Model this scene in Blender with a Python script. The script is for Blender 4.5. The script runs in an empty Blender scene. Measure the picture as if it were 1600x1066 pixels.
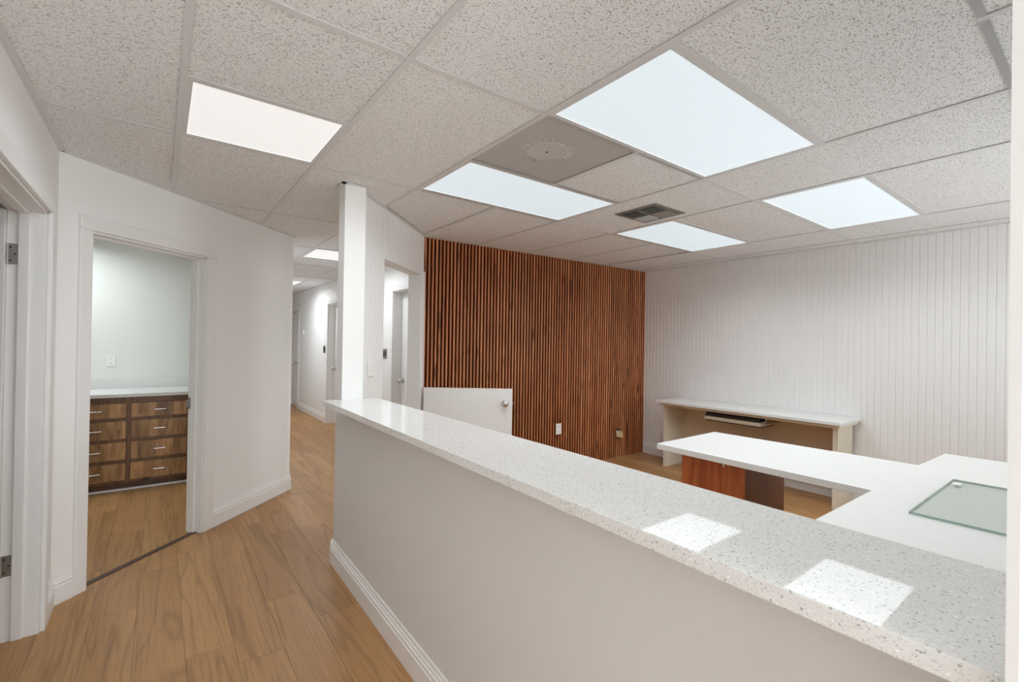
import bpy, bmesh, math, random
from mathutils import Vector, Matrix, Euler

random.seed(7)
sc = bpy.context.scene
COL = sc.collection

# ------------------------------------------------------------------ camera, world, exposure
CAM_Z = 1.395
yaw, pitch, roll = math.radians(37.093), math.radians(0.2675), math.radians(0.9263)
fw = Vector((math.sin(yaw) * math.cos(pitch), math.cos(yaw) * math.cos(pitch), math.sin(pitch)))
rt = Vector((math.cos(yaw), -math.sin(yaw), 0))
up = rt.cross(fw)
rt2 = math.cos(roll) * rt + math.sin(roll) * up
up2 = -math.sin(roll) * rt + math.cos(roll) * up
cam_data = bpy.data.cameras.new('camera')
cam = bpy.data.objects.new('camera', cam_data)
COL.objects.link(cam)
cam_data.sensor_width = 36.0
cam_data.lens = 727.6 / 1600 * 36.0
cam_data.clip_start = 0.02
cam.matrix_world = Matrix(((rt2.x, up2.x, -fw.x, 0), (rt2.y, up2.y, -fw.y, 0), (rt2.z, up2.z, -fw.z, CAM_Z), (0, 0, 0, 1)))
sc.camera = cam

wd = bpy.data.worlds.new('world')
sc.world = wd
wd.use_nodes = True
wd.node_tree.nodes['Background'].inputs[0].default_value = (0.92, 0.98, 1, 1)
wd.node_tree.nodes['Background'].inputs[1].default_value = 9.0

sc.view_settings.view_transform = 'Standard'
sc.view_settings.look = 'None'
sc.view_settings.exposure = 0.25
sc.view_settings.gamma = 1.0
sc.view_settings.use_curve_mapping = False
sc.cycles.use_denoising = True
sc.cycles.max_bounces = 12
sc.cycles.diffuse_bounces = 8
sc.cycles.sample_clamp_indirect = 6.0

OFFICE_W = 8.7      # watts of a 2x4 foot office light
LOBBY_W = 4.6
SPREAD = math.radians(150)
LOBBY_SPREAD = math.radians(165)
COOL = (0.89, 0.965, 1.0)
WARM = (0.87, 0.95, 1.0)

# ------------------------------------------------------------------ node helpers
class NT:
    def __init__(self, name):
        self.m = bpy.data.materials.new(name)
        self.m.use_nodes = True
        self.t = self.m.node_tree
        self.b = self.t.nodes['Principled BSDF']
        self.out = self.t.nodes['Material Output']
    def n(self, typ, **kw):
        nd = self.t.nodes.new(typ)
        for k, v in kw.items():
            if k.startswith('i_'):
                nd.inputs[k[2:].replace('_', ' ')].default_value = v
            else:
                setattr(nd, k, v)
        return nd
    def l(self, a, b):
        self.t.links.new(a, b)
    def coords(self, scale=(1, 1, 1), rand=True, mode='Object'):
        tc = self.n('ShaderNodeTexCoord')
        src = tc.outputs[mode]
        if rand:
            oi = self.n('ShaderNodeObjectInfo')
            ml = self.n('ShaderNodeVectorMath', operation='SCALE')
            cmb = self.n('ShaderNodeCombineXYZ')
            self.l(oi.outputs['Random'], cmb.inputs[0])
            self.l(oi.outputs['Random'], cmb.inputs[1])
            self.l(oi.outputs['Random'], cmb.inputs[2])
            self.l(cmb.outputs[0], ml.inputs[0])
            ml.inputs['Scale'].default_value = 37.3
            ad = self.n('ShaderNodeVectorMath', operation='ADD')
            self.l(src, ad.inputs[0]); self.l(ml.outputs[0], ad.inputs[1])
            src = ad.outputs[0]
        mp = self.n('ShaderNodeMapping')
        mp.inputs['Scale'].default_value = scale
        self.l(src, mp.inputs[0])
        return mp.outputs[0]
    def noise(self, vec, scale, detail=2, rough=.5, dist=0.0):
        nd = self.n('ShaderNodeTexNoise')
        nd.inputs['Scale'].default_value = scale
        nd.inputs['Detail'].default_value = detail
        nd.inputs['Roughness'].default_value = rough
        nd.inputs['Distortion'].default_value = dist
        self.l(vec, nd.inputs['Vector'])
        return nd.outputs['Fac']
    def ramp(self, fac, stops, interp='LINEAR'):
        r = self.n('ShaderNodeValToRGB')
        r.color_ramp.interpolation = interp
        el = r.color_ramp.elements
        while len(el) < len(stops):
            el.new(0.5)
        for e, (p, c) in zip(el, stops):
            e.position = p
            e.color = (c[0], c[1], c[2], 1) if isinstance(c, (tuple, list)) else (c, c, c, 1)
        self.l(fac, r.inputs[0])
        return r.outputs[0]
    def mix(self, fac, a, b, blend='MIX'):
        nd = self.n('ShaderNodeMix', data_type='RGBA', blend_type=blend)
        if isinstance(fac, (int, float)):
            nd.inputs[0].default_value = fac
        else:
            self.l(fac, nd.inputs[0])
        for i, v in ((6, a), (7, b)):
            if isinstance(v, (tuple, list)):
                nd.inputs[i].default_value = (v[0], v[1], v[2], 1)
            else:
                self.l(v, nd.inputs[i])
        return nd.outputs[2]
    def bump(self, h, strength=.2, dist=.001):
        nd = self.n('ShaderNodeBump')
        nd.inputs['Strength'].default_value = strength
        nd.inputs['Distance'].default_value = dist
        self.l(h, nd.inputs['Height'])
        self.l(nd.outputs[0], self.b.inputs['Normal'])
    def base(self, c, rough=.5, metal=0.0, spec=.5):
        if isinstance(c, (tuple, list)):
            self.b.inputs['Base Color'].default_value = (c[0], c[1], c[2], 1)
        else:
            self.l(c, self.b.inputs['Base Color'])
        self.b.inputs['Roughness'].default_value = rough
        self.b.inputs['Metallic'].default_value = metal
        self.b.inputs['Specular IOR Level'].default_value = spec

def lin(r, g, b):
    f = lambda v: (v / 255 / 12.92) if v <= 10 else ((v / 255 + .055) / 1.055) ** 2.4
    return (f(r), f(g), f(b))

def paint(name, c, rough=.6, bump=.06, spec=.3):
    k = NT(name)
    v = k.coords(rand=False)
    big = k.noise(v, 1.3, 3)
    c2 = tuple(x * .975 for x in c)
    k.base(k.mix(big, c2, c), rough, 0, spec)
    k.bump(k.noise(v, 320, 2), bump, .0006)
    return k.m

def plain(name, c, rough=.5, metal=0.0, spec=.5, var=.06, scale=40):
    k = NT(name)
    v = k.coords(rand=False)
    f = k.noise(v, scale, 3)
    k.base(k.mix(f, tuple(x * (1 - var) for x in c), tuple(min(1, x * (1 + var)) for x in c)), rough, metal, spec)
    return k.m

M = {}
M['wall'] = paint('wall_paint', (.86, .852, .842))
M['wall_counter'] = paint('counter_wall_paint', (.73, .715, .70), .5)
M['wall_exam'] = paint('exam_wall_paint', (.78, .79, .755))
M['trim'] = paint('trim_paint', (.83, .82, .81), .35, .02, .5)
M['board'] = paint('bead_board_paint', (.80, .79, .782), .4, .02, .4)
M['door'] = paint('door_paint', (.81, .805, .795), .35, .03, .5)
M['tee'] = plain('ceiling_tee_enamel', (.71, .71, .71), .45, 0, .4, .03, 20)
M['plastic'] = plain('white_plastic', (.84, .84, .82), .3, 0, .5, .02)
M['dark'] = plain('dark_cavity', (.03, .028, .025), .8)
M['chrome'] = plain('satin_nickel', (.62, .61, .59), .22, 1.0, .5, .05)
M['steel'] = plain('brushed_steel', (.38, .36, .34), .4, 1.0, .5, .15, 90)
M['brass'] = plain('brass_plate', (.72, .55, .33), .45, .35, .5, .06)
M['vent'] = plain('vent_grey_metal', (.24, .23, .21), .5, .2, .4, .08)
M['vent_light'] = plain('vent_louver_metal', (.40, .39, .375), .5, .1, .4, .06)
M['shadow_gap'] = plain('void_black', (.02, .02, .02), .9)
M['almond'] = plain('almond_laminate', (.69, .63, .52), .4, 0, .4, .03, 8)
M['almond_edge'] = plain('almond_edge_band', (.76, .70, .58), .4, 0, .4, .03, 8)
M['tray_dark'] = plain('tray_black_plastic', (.035, .03, .028), .5)
M['key'] = plain('cream_tab', (.80, .74, .62), .5)
M['quarter_round'] = M['trim']

# ceiling tile: fissured mineral fibre
k = NT('fissured_ceiling_tile')
v = k.coords()
vs = k.coords((1.0, 2.2, 1.0))
fis = k.noise(vs, 95, 1.5, .5, .7)
fis2 = k.noise(v, 190, 1.0, .5, .5)
m1 = k.ramp(fis, [(0.0, 0), (.335, 0), (.375, 1), (1, 1)])
m2 = k.ramp(fis2, [(0.0, 0), (.33, 0), (.385, 1), (1, 1)])
mm = k.mix(1.0, m1, m2, 'MULTIPLY')
big = k.noise(v, 2.0, 2)
bc = k.mix(big, (.855, .86, .865), (.885, .89, .895))
k.base(k.mix(mm, (.40, .395, .385), bc), .9, 0, .1)
gr = k.noise(v, 500, 2)
hh = k.mix(.25, mm, gr)
k.bump(hh, .5, .002)
M['tile'] = k.m

# grey perforated panel
k = NT('grey_perforated_metal')
v = k.coords(rand=False)
vo = k.n('ShaderNodeTexVoronoi', feature='F1')
vo.inputs['Scale'].default_value = 190
vo.inputs['Randomness'].default_value = 0.1
k.l(v, vo.inputs['Vector'])
hole = k.ramp(vo.outputs['Distance'], [(0, 0), (.24, 0), (.32, 1), (1, 1)])
k.base(k.mix(hole, (.30, .29, .28), (.62, .61, .60)), .5, .1, .4)
M['perforated'] = k.m

# quartz: speckled
def quartz(name, base, dark_amt, rough, scale=1.0, chips=True, spec=.24):
    k = NT(name)
    v = k.coords(rand=False)
    def cells(sc_, lo, hi):
        vo = k.n('ShaderNodeTexVoronoi', feature='F1')
        vo.inputs['Scale'].default_value = sc_
        k.l(v, vo.inputs['Vector'])
        sep = k.n('ShaderNodeSeparateColor')
        k.l(vo.outputs['Color'], sep.inputs[0])
        return k.ramp(sep.outputs[0], [(0, 1), (lo, 1), (hi, 0), (1, 0)]), sep.outputs[1], vo.outputs['Distance']
    a, ag, _ = cells(330 * scale, .045, .055)
    b_, bg, _ = cells(560 * scale, .10, .13)
    w, wg, _ = cells(300 * scale, .012, .014)
    fine = k.noise(v, 420 * scale, 3)
    c0 = k.mix(fine, tuple(x * .95 for x in base), tuple(min(1, x * 1.03) for x in base))
    dk = k.mix(ag, tuple(x * (1 - dark_amt) for x in base), tuple(x * (1 - dark_amt * .35) for x in base))
    c1 = k.mix(a, c0, dk)
    dk2 = k.mix(bg, tuple(x * (1 - dark_amt * .5) for x in base), tuple(x * (1 - dark_amt * .12) for x in base))
    c2 = k.mix(b_, c1, dk2)
    if chips:
        c2 = k.mix(w, c2, (.93, .93, .92))
    k.base(c2, rough, 0, spec)
    return k
k = quartz('speckled_quartz', (.80, .795, .775), .62, .035, 1.0)
M['quartz'] = k.m
k = quartz('fine_white_quartz', (.72, .715, .70), .10, .28, 1.5)
M['desk_quartz'] = k.m

# floor planks
k = NT('oak_vinyl_plank')
v = k.coords((1, .085, 1))
oi = k.n('ShaderNodeObjectInfo')
rings = k.noise(v, 6.0, 2, .45, .5)
wv = k.n('ShaderNodeMath', operation='MULTIPLY'); wv.inputs[1].default_value = 7.0
k.l(rings, wv.inputs[0])
fr = k.n('ShaderNodeMath', operation='PINGPONG'); fr.inputs[1].default_value = .5
k.l(wv.outputs[0], fr.inputs[0])
ringf = k.ramp(fr.outputs[0], [(0, 0), (.5, 1), (1, 1)])
v2 = k.coords((1, .03, 1))
fine = k.noise(v2, 130, 4, .65)
big = k.noise(v, 2.6, 3, .5, .6)
A, B, Cc = lin(189, 145, 97), lin(166, 123, 79), lin(122, 87, 55)
c = k.mix(k.ramp(big, [(0, 0), (.38, 0), (.72, 1), (1, 1)]), A, B)
c = k.mix(k.ramp(ringf, [(0, .42), (.12, .28), (.3, .06), (.55, 0), (1, 0)]), c, Cc)
c = k.mix(k.ramp(fine, [(0, .5), (.36, .34), (.52, .05), (1, 0)]), c, Cc)
c = k.mix(k.ramp(fine, [(0, 0), (.56, 0), (.75, .35), (1, .45)]), c, lin(192, 150, 112))
tint = k.ramp(oi.outputs['Random'], [(0, .95), (1, 1.0)])
c = k.mix(1.0, c, tint, 'MULTIPLY')
k.base(c, .42, 0, .35)
k.bump(fine, .12, .0008)
M['floor'] = k.m

def wood(name, cols, axis='Z', rings=7.0, ring_scale=4.0, rough=.4, dark=.6, knots=0.0, tint=(.8, 1.1), rand=True, fine_scale=110):
    """grain runs along AXIS of the object"""
    k = NT(name)
    sq = {'X': (.12, 1, 1), 'Y': (1, .12, 1), 'Z': (1, 1, .12)}[axis]
    s2 = {'X': (.03, 1, 1), 'Y': (1, .03, 1), 'Z': (1, 1, .03)}[axis]
    v = k.coords(sq, rand)
    oi = k.n('ShaderNodeObjectInfo')
    r = k.noise(v, ring_scale, 2, .5, .8)
    mu = k.n('ShaderNodeMath', operation='MULTIPLY'); mu.inputs[1].default_value = rings
    k.l(r, mu.inputs[0])
    pp = k.n('ShaderNodeMath', operation='PINGPONG'); pp.inputs[1].default_value = .5
    k.l(mu.outputs[0], pp.inputs[0])
    fine = k.noise(k.coords(s2, rand), fine_scale, 4, .6)
    big = k.noise(v, 3, 3)
    c = k.mix(k.ramp(big, [(0, 0), (.35, 0), (.68, 1), (1, 1)]), cols[0], cols[1])
    c = k.mix(k.ramp(pp.outputs[0], [(0, dark), (.12, dark * .7), (.3, .1), (.5, 0), (1, 0)]), c, cols[2])
    c = k.mix(k.ramp(fine, [(0, .75), (.38, .5), (.52, 0), (1, 0)]), c, cols[2])
    if knots:
        kv = k.coords({'X': (.35, 1, 1), 'Y': (1, .35, 1), 'Z': (1, 1, .35)}[axis], rand)
        kn = k.noise(kv, 9, 1, .5)
        c = k.mix(k.ramp(kn, [(0, 0), (.66, 0), (.76, knots), (1, knots)]), c, tuple(x * .35 for x in cols[2]))
    t = k.ramp(oi.outputs['Random'], [(0, tint[0]), (1, min(1, tint[1]))])
    c = k.mix(1.0, c, t, 'MULTIPLY')
    k.base(c, rough, 0, .4)
    k.bump(fine, .1, .0006)
    return k.m
M['slat'] = wood('walnut_slat', (lin(222, 150, 102), lin(200, 120, 74), lin(128, 68, 38)), 'Z', 5, 6, .42, .4, .7, (.74, 1.0))
M['slat_back'] = plain('slat_backing', lin(34, 15, 8), .85, 0, .1, .2, 30)
M['slat_side'] = plain('dark_slat_side', lin(74, 36, 20), .7, 0, .15, .25, 60)  # shade between the slats, painted into their side faces
M['cherry'] = wood('cherry_veneer', (lin(214, 128, 72), lin(192, 104, 54), lin(138, 68, 34)), 'Z', 9, 3.0, .35, .5, 0, (.98, 1.0))
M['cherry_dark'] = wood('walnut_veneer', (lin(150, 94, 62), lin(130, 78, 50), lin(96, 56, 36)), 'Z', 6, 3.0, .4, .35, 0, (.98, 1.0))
M['rustic'] = wood('rustic_frame_laminate', (lin(140, 100, 66), lin(114, 78, 50), lin(72, 46, 30)), 'Z', 6, 5, .4, .45, .8, (.9, 1.0))
M['kick'] = wood('rustic_kick_laminate', (lin(112, 76, 50), lin(92, 60, 40), lin(60, 38, 26)), 'Z', 6, 5, .4, .5, .5, (.95, 1.0))

# drawer fronts: laminate printed as upright staves of different tone
k = NT('rustic_stave_laminate')
tc = k.n('ShaderNodeTexCoord'); oi = k.n('ShaderNodeObjectInfo')
sx = k.n('ShaderNodeSeparateXYZ'); k.l(tc.outputs['Object'], sx.inputs[0])
a1 = k.n('ShaderNodeMath', operation='MULTIPLY_ADD'); a1.inputs[1].default_value = 7.6
k.l(sx.outputs[0], a1.inputs[0])
rr = k.n('ShaderNodeMath', operation='MULTIPLY'); rr.inputs[1].default_value = 3.7
k.l(oi.outputs['Random'], rr.inputs[0]); k.l(rr.outputs[0], a1.inputs[2])
flo = k.n('ShaderNodeMath', operation='FLOOR'); k.l(a1.outputs[0], flo.inputs[0])
cb = k.n('ShaderNodeCombineXYZ'); k.l(flo.outputs[0], cb.inputs[0]); k.l(oi.outputs['Random'], cb.inputs[1])
wn = k.n('ShaderNodeTexWhiteNoise', noise_dimensions='2D'); k.l(cb.outputs[0], wn.inputs['Vector'])
off = k.n('ShaderNodeVectorMath', operation='SCALE'); off.inputs['Scale'].default_value = 20
k.l(wn.outputs['Color'], off.inputs[0])
ad = k.n('ShaderNodeVectorMath', operation='ADD'); k.l(tc.outputs['Object'], ad.inputs[0]); k.l(off.outputs[0], ad.inputs[1])
mp = k.n('ShaderNodeMapping'); mp.inputs['Scale'].default_value = (1, 1, .22); k.l(ad.outputs[0], mp.inputs[0])
g = k.noise(mp.outputs[0], 16, 4, .6, .8)
c = k.ramp(g, [(.2, lin(100, 64, 40)), (.42, lin(164, 120, 78)), (.6, lin(200, 154, 104)), (.8, lin(170, 124, 80))])
t = k.ramp(wn.outputs['Value'], [(0, .55), (1, 1.0)])
c = k.mix(1.0, c, t, 'MULTIPLY')
k.base(c, .4, 0, .4)
M['stave'] = k.m

# glass
def glass(name, tint, gloss):
    k = NT(name)
    tr = k.n('ShaderNodeBsdfTransparent'); tr.inputs[0].default_value = (*tint, 1)
    gl = k.n('ShaderNodeBsdfGlossy'); gl.inputs['Roughness'].default_value = .05
    fr = k.n('ShaderNodeLayerWeight')
    pw = k.n('ShaderNodeMath', operation='POWER'); pw.inputs[1].default_value = 4.0
    k.l(fr.outputs['Facing'], pw.inputs[0])
    mu = k.n('ShaderNodeMath', operation='MULTIPLY_ADD'); mu.inputs[1].default_value = .45 * gloss; mu.inputs[2].default_value = .04 * gloss
    k.l(pw.outputs[0], mu.inputs[0])
    ms = k.n('ShaderNodeMixShader'); k.l(mu.outputs[0], ms.inputs[0]); k.l(tr.outputs[0], ms.inputs[1]); k.l(gl.outputs[0], ms.inputs[2])
    k.l(ms.outputs[0], k.out.inputs[0])
    return k.m
M['glass'] = glass('tinted_glass_sheet', (.935, .95, .938), .8)
k = NT('glass_edge'); k.base((.36, .47, .42), .2, 0, .5); M['glass_edge'] = k.m

def emit(name, c, s):
    k = NT(name)
    k.base((.5, .5, .5), .5)
    k.b.inputs['Emission Color'].default_value = (*c, 1)
    k.b.inputs['Emission Strength'].default_value = s
    return k.m
M['lens_cool'] = emit('office_light_lens', (.43, .51, .555), 1.0)
M['lens_warm'] = emit('lobby_light_lens', (.56, .55, .54), 1.0)

# ------------------------------------------------------------------ mesh helpers
def mesh_of(name, verts, faces, mats, fm=None):
    me = bpy.data.meshes.new(name)
    me.from_pydata(verts, [], faces)
    for m in (mats if isinstance(mats, (list, tuple)) else [mats]):
        me.materials.append(m)
    if fm:
        for p, i in zip(me.polygons, fm):
            p.material_index = i
    me.update()
    return me

def link(name, me, parent=None, loc=(0, 0, 0), rz=0.0):
    o = bpy.data.objects.new(name, me)
    COL.objects.link(o)
    o.parent = parent
    o.location = loc
    o.rotation_euler = (0, 0, rz)
    return o

class MB:
    """collects shapes into one mesh"""
    def __init__(self):
        self.v, self.f, self.fm = [], [], []
    def add(self, vs, fs, mi=0):
        b = len(self.v)
        self.v += [tuple(p) for p in vs]
        self.f += [tuple(i + b for i in f) for f in fs]
        self.fm += [mi] * len(fs)
        return self
    def box(self, x0, x1, y0, y1, z0, z1, mi=0):
        x0, x1 = min(x0, x1), max(x0, x1); y0, y1 = min(y0, y1), max(y0, y1); z0, z1 = min(z0, z1), max(z0, z1)
        return self.add([(x0, y0, z0), (x1, y0, z0), (x1, y1, z0), (x0, y1, z0), (x0, y0, z1), (x1, y0, z1), (x1, y1, z1), (x0, y1, z1)],
                        [(0, 3, 2, 1), (4, 5, 6, 7), (0, 1, 5, 4), (1, 2, 6, 5), (2, 3, 7, 6), (3, 0, 4, 7)], mi)
    def prism(self, poly, z0, z1, mi=0):
        n = len(poly)
        vs = [(x, y, z0) for x, y in poly] + [(x, y, z1) for x, y in poly]
        fs = [tuple(range(n - 1, -1, -1)), tuple(range(n, 2 * n))] + [(i, (i + 1) % n, n + (i + 1) % n, n + i) for i in range(n)]
        return self.add(vs, fs, mi)
    def sweep(self, prof, p0, p1, nrm, mi=0):
        """profile of (out, z) points swept from p0 to p1 (xy) with outward normal nrm (xy)"""
        n = len(prof)
        vs = [(p0[0] + nrm[0] * t, p0[1] + nrm[1] * t, z) for t, z in prof] + [(p1[0] + nrm[0] * t, p1[1] + nrm[1] * t, z) for t, z in prof]
        fs = [tuple(range(n)), tuple(range(2 * n - 1, n - 1, -1))] + [(i, n + i, n + (i + 1) % n, (i + 1) % n) for i in range(n)]
        return self.add(vs, fs, mi)
    def cyl(self, c, axis, r, h, seg=20, r2=None, mi=0):
        r2 = r if r2 is None else r2
        a = Vector(axis).normalized()
        u = a.orthogonal().normalized(); w = a.cross(u)
        c = Vector(c)
        vs = []
        for hh, q in ((0, r), (h, r2)):
            for i in range(seg):
                t = 2 * math.pi * i / seg
                vs.append(c + a * hh + (u * math.cos(t) + w * math.sin(t)) * q)
        fs = [tuple(range(seg - 1, -1, -1)), tuple(range(seg, 2 * seg))] + [(i, (i + 1) % seg, seg + (i + 1) % seg, seg + i) for i in range(seg)]
        return self.add(vs, fs, mi)
    def lathe(self, c, axis, prof, seg=20, mi=0):
        """prof: (height, radius)"""
        a = Vector(axis).normalized()
        u = a.orthogonal().normalized(); w = a.cross(u)
        c = Vector(c); vs, fs = [], []
        for hh, q in prof:
            for i in range(seg):
                t = 2 * math.pi * i / seg
                vs.append(c + a * hh + (u * math.cos(t) + w * math.sin(t)) * q)
        for j in range(len(prof) - 1):
            for i in range(seg):
                fs.append((j * seg + i, j * seg + (i + 1) % seg, (j + 1) * seg + (i + 1) % seg, (j + 1) * seg + i))
        fs.append(tuple(range(seg - 1, -1, -1)))
        fs.append(tuple(range((len(prof) - 1) * seg, len(prof) * seg)))
        return self.add(vs, fs, mi)
    def build(self, name, mats, parent=None, loc=(0, 0, 0), rz=0.0, bevel=0.0, smooth=False, segs=2):
        me = mesh_of(name, self.v, self.f, mats, self.fm)
        bm = bmesh.new(); bm.from_mesh(me)
        bmesh.ops.recalc_face_normals(bm, faces=bm.faces)
        if bevel:
            ed = [e for e in bm.edges if len(e.link_faces) == 2 and e.calc_face_angle(0) > .5]
            bmesh.ops.bevel(bm, geom=ed, offset=bevel, segments=segs, affect='EDGES', profile=.5)
        if smooth:
            for f in bm.faces:
                f.smooth = True
            for e in bm.edges:
                if len(e.link_faces) == 2 and e.calc_face_angle(0) > .7:
                    e.smooth = False
        bm.to_mesh(me); bm.free()
        return link(name, me, parent, loc, rz)

def empty(name, loc=(0, 0, 0), rz=0.0, parent=None):
    o = bpy.data.objects.new(name, None)
    COL.objects.link(o)
    o.empty_display_size = .1
    o.location = loc; o.rotation_euler = (0, 0, rz); o.parent = parent
    return o

def tag(o, label, cat, group=None):
    o['label'] = label; o['category'] = cat
    if group:
        o['group'] = group
    return o

def struct(o, label=None, cat=None):
    o['kind'] = 'structure'
    if label:
        o['label'] = label
    if cat:
        o['category'] = cat
    return o

ZT = 2.353           # underside of the grid
ZW = 2.357           # underside of the tiles, top of the walls
S = .6096
Y = lambda v: 1.477 + S * v
XL, XR = -.43, 5.065         # left lobby wall, right office wall
HX = .977                    # hall left wall face
HR = 2.25                    # hall right wall face
PW = .885                    # counter wall face

# ------------------------------------------------------------------ floor
floor = struct(MB().box(-3.0, 5.3, -2.9, 11.6, -.06, -.004).build('floor', plain('floor_seam', lin(112, 82, 56), .7)),
               'wood-look plank floor running through lobby, hall and office', 'floor')
PWD, PLN = .182, 1.22
def inside(x, y):
    """rough plan of what the planks must cover"""
    if XL - .05 < x < .9 and -.6 < y < x + 3.85:
        return True
    if .8 < x < 2.45 and 2.2 < y < 11.3 and y > x + 1.7:
        return True
    if .95 < x < 5.2 and .0 < y < 4.0 and y < x + 2.1:
        return True
    if -1.7 < x < .95 and y > x + 3.7 and y < 5.7:
        return True
    return False
plank_me = {}
def plank(x, y0, y1):
    L = round(y1 - y0, 3)
    if L not in plank_me:
        w, b = PWD / 2 - .0004, .0012
        h = L / 2 - .0004
        vs = [(-w, -h, -.004), (w, -h, -.004), (w, h, -.004), (-w, h, -.004),
              (-w, -h, -b * .6), (w, -h, -b * .6), (w, h, -b * .6), (-w, h, -b * .6),
              (-w + b, -h + b, 0), (w - b, -h + b, 0), (w - b, h - b, 0), (-w + b, h - b, 0)]
        fs = [(0, 1, 5, 4), (1, 2, 6, 5), (2, 3, 7, 6), (3, 0, 4, 7), (4, 5, 9, 8), (5, 6, 10, 9), (6, 7, 11, 10), (7, 4, 8, 11), (8, 9, 10, 11)]
        plank_me[L] = mesh_of('plank', vs, fs, M['floor'])
    link('plank', plank_me[L], floor, (x, (y0 + y1) / 2, 0))
ncol = 0
xi = -1.62
npl = 0
while xi < 5.2:
    y = -1.2 + random.choice([0, .3, .61, .85, 1.05, .15])
    while y < 11.4:
        yy = [y + PLN * t for t in (.02, .25, .5, .75, .98)]
        if any(inside(xi + dx, q) for q in yy for dx in (-.09, 0, .09)):
            plank(xi, y, y + PLN); npl += 1
        y += PLN
    xi += PWD
print('planks', npl)

# ------------------------------------------------------------------ walls
def wallbox(name, boxes, mat, loc=(0, 0, 0), rz=0.0, label=None):
    mb = MB()
    for b in boxes:
        mb.box(*b)
    return struct(mb.build(name, mat, None, loc, rz), label, 'wall' if label else None)

PROF = [(0, 0), (.016, 0), (.018, .003), (.018, .092), (.0135, .097), (.0135, .104), (.0165, .107), (.0165, .112), (.011, .118), (.011, .126), (.007, .131), (.0055, .145), (0, .146)]
nb = 0
def baseboard(side, p0, p1, nrm, parent=None):
    n = Vector((nrm[0], nrm[1])).normalized()
    o = MB().sweep(PROF, p0, p1, n).build('baseboard_' + side, M['trim'], parent)
    return struct(o, None)

# left lobby wall with door 1 (opening y 2.25..3.075)
D1Y0, D1Y1, D1Z = 2.13, 3.078, 1.978
wallbox('wall_left', [(XL - .13, XL, -2.8, D1Y0, 0, ZW), (XL - .13, XL, D1Y1, 3.34, 0, ZW), (XL - .13, XL, D1Y0, D1Y1, D1Z, ZW)], M['wall'],
        label='white lobby wall with the open door beside the doorway')
# diagonal wall
A = Vector((-.43, 3.335)); B = Vector((.977, 4.702))
DL = (B - A).length
DA = math.atan2(B.y - A.y, B.x - A.x)
DN = (math.sin(DA), -math.cos(DA))
O0, O1, OZ = .163, .965, 1.978
wallbox('wall_diagonal', [(-.05, O0, 0, .12, 0, ZW), (O1, DL, 0, .12, 0, ZW), (O0, O1, 0, .12, OZ, ZW)], M['wall'], (A.x, A.y, 0), DA,
        'white angled wall around the doorway to the cabinet room')
def dpt(s, t=0.0):
    return (A.x + math.cos(DA) * s + DN[0] * t, A.y + math.sin(DA) * s + DN[1] * t)
wallbox('wall_hall_left', [(HX - .12, HX, B.y - .02, 11.3, 0, ZW)], M['wall'])
wallbox('wall_hall_end', [(HX - .12, HR + .2, 11.2, 11.3, 0, ZW)], M['wall'])
# cabinet room
wallbox('wall_exam_back', [(-1.8, HX - .12, 6.06, 6.16, 0, ZW)], M['wall_exam'], label='pale grey-green wall behind the wooden drawer cabinet')
wallbox('wall_exam_left', [(-1.8, -1.7, 3.0, 6.06, 0, ZW)], M['wall_exam'])
wallbox('wall_exam_front', [(-1.8, XL - .13, 3.22, 3.32, 0, ZW)], M['wall_exam'])
# room behind the open left door
wallbox('wall_side_room', [(-1.8, -1.7, .8, 3.22, 0, ZW), (-1.8, XL - .13, .7, .8, 0, ZW)], M['wall'])
# hall right wall with three doors: (near y, far y)
HD = [(4.56, 5.36), (7.30, 8.09), (10.16, 10.95)]
segs, yprev = [], 3.95
for a, b in HD:
    segs.append((HR, HR + .14, yprev, a, 0, ZW)); segs.append((HR, HR + .14, a, b, 2.0, ZW)); yprev = b
segs.append((HR, HR + .14, yprev, 11.3, 0, ZW))
wallbox('wall_hall_right', segs, M['wall'], label='white hall wall seen past the column')
# back office wall carrying the slats (slightly turned)
SA = Vector((1.90, 3.925)); SB = Vector((5.075, 3.853))
SANG = math.atan2(SB.y - SA.y, SB.x - SA.x); SLEN = (SB - SA).length
back = struct(MB().box(0, SLEN, 0, .12, 0, ZW).build('wall_back', M['wall'], None, (SA.x, SA.y, 0), SANG), 'office end wall covered in upright brown wooden slats', 'wall')
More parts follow.
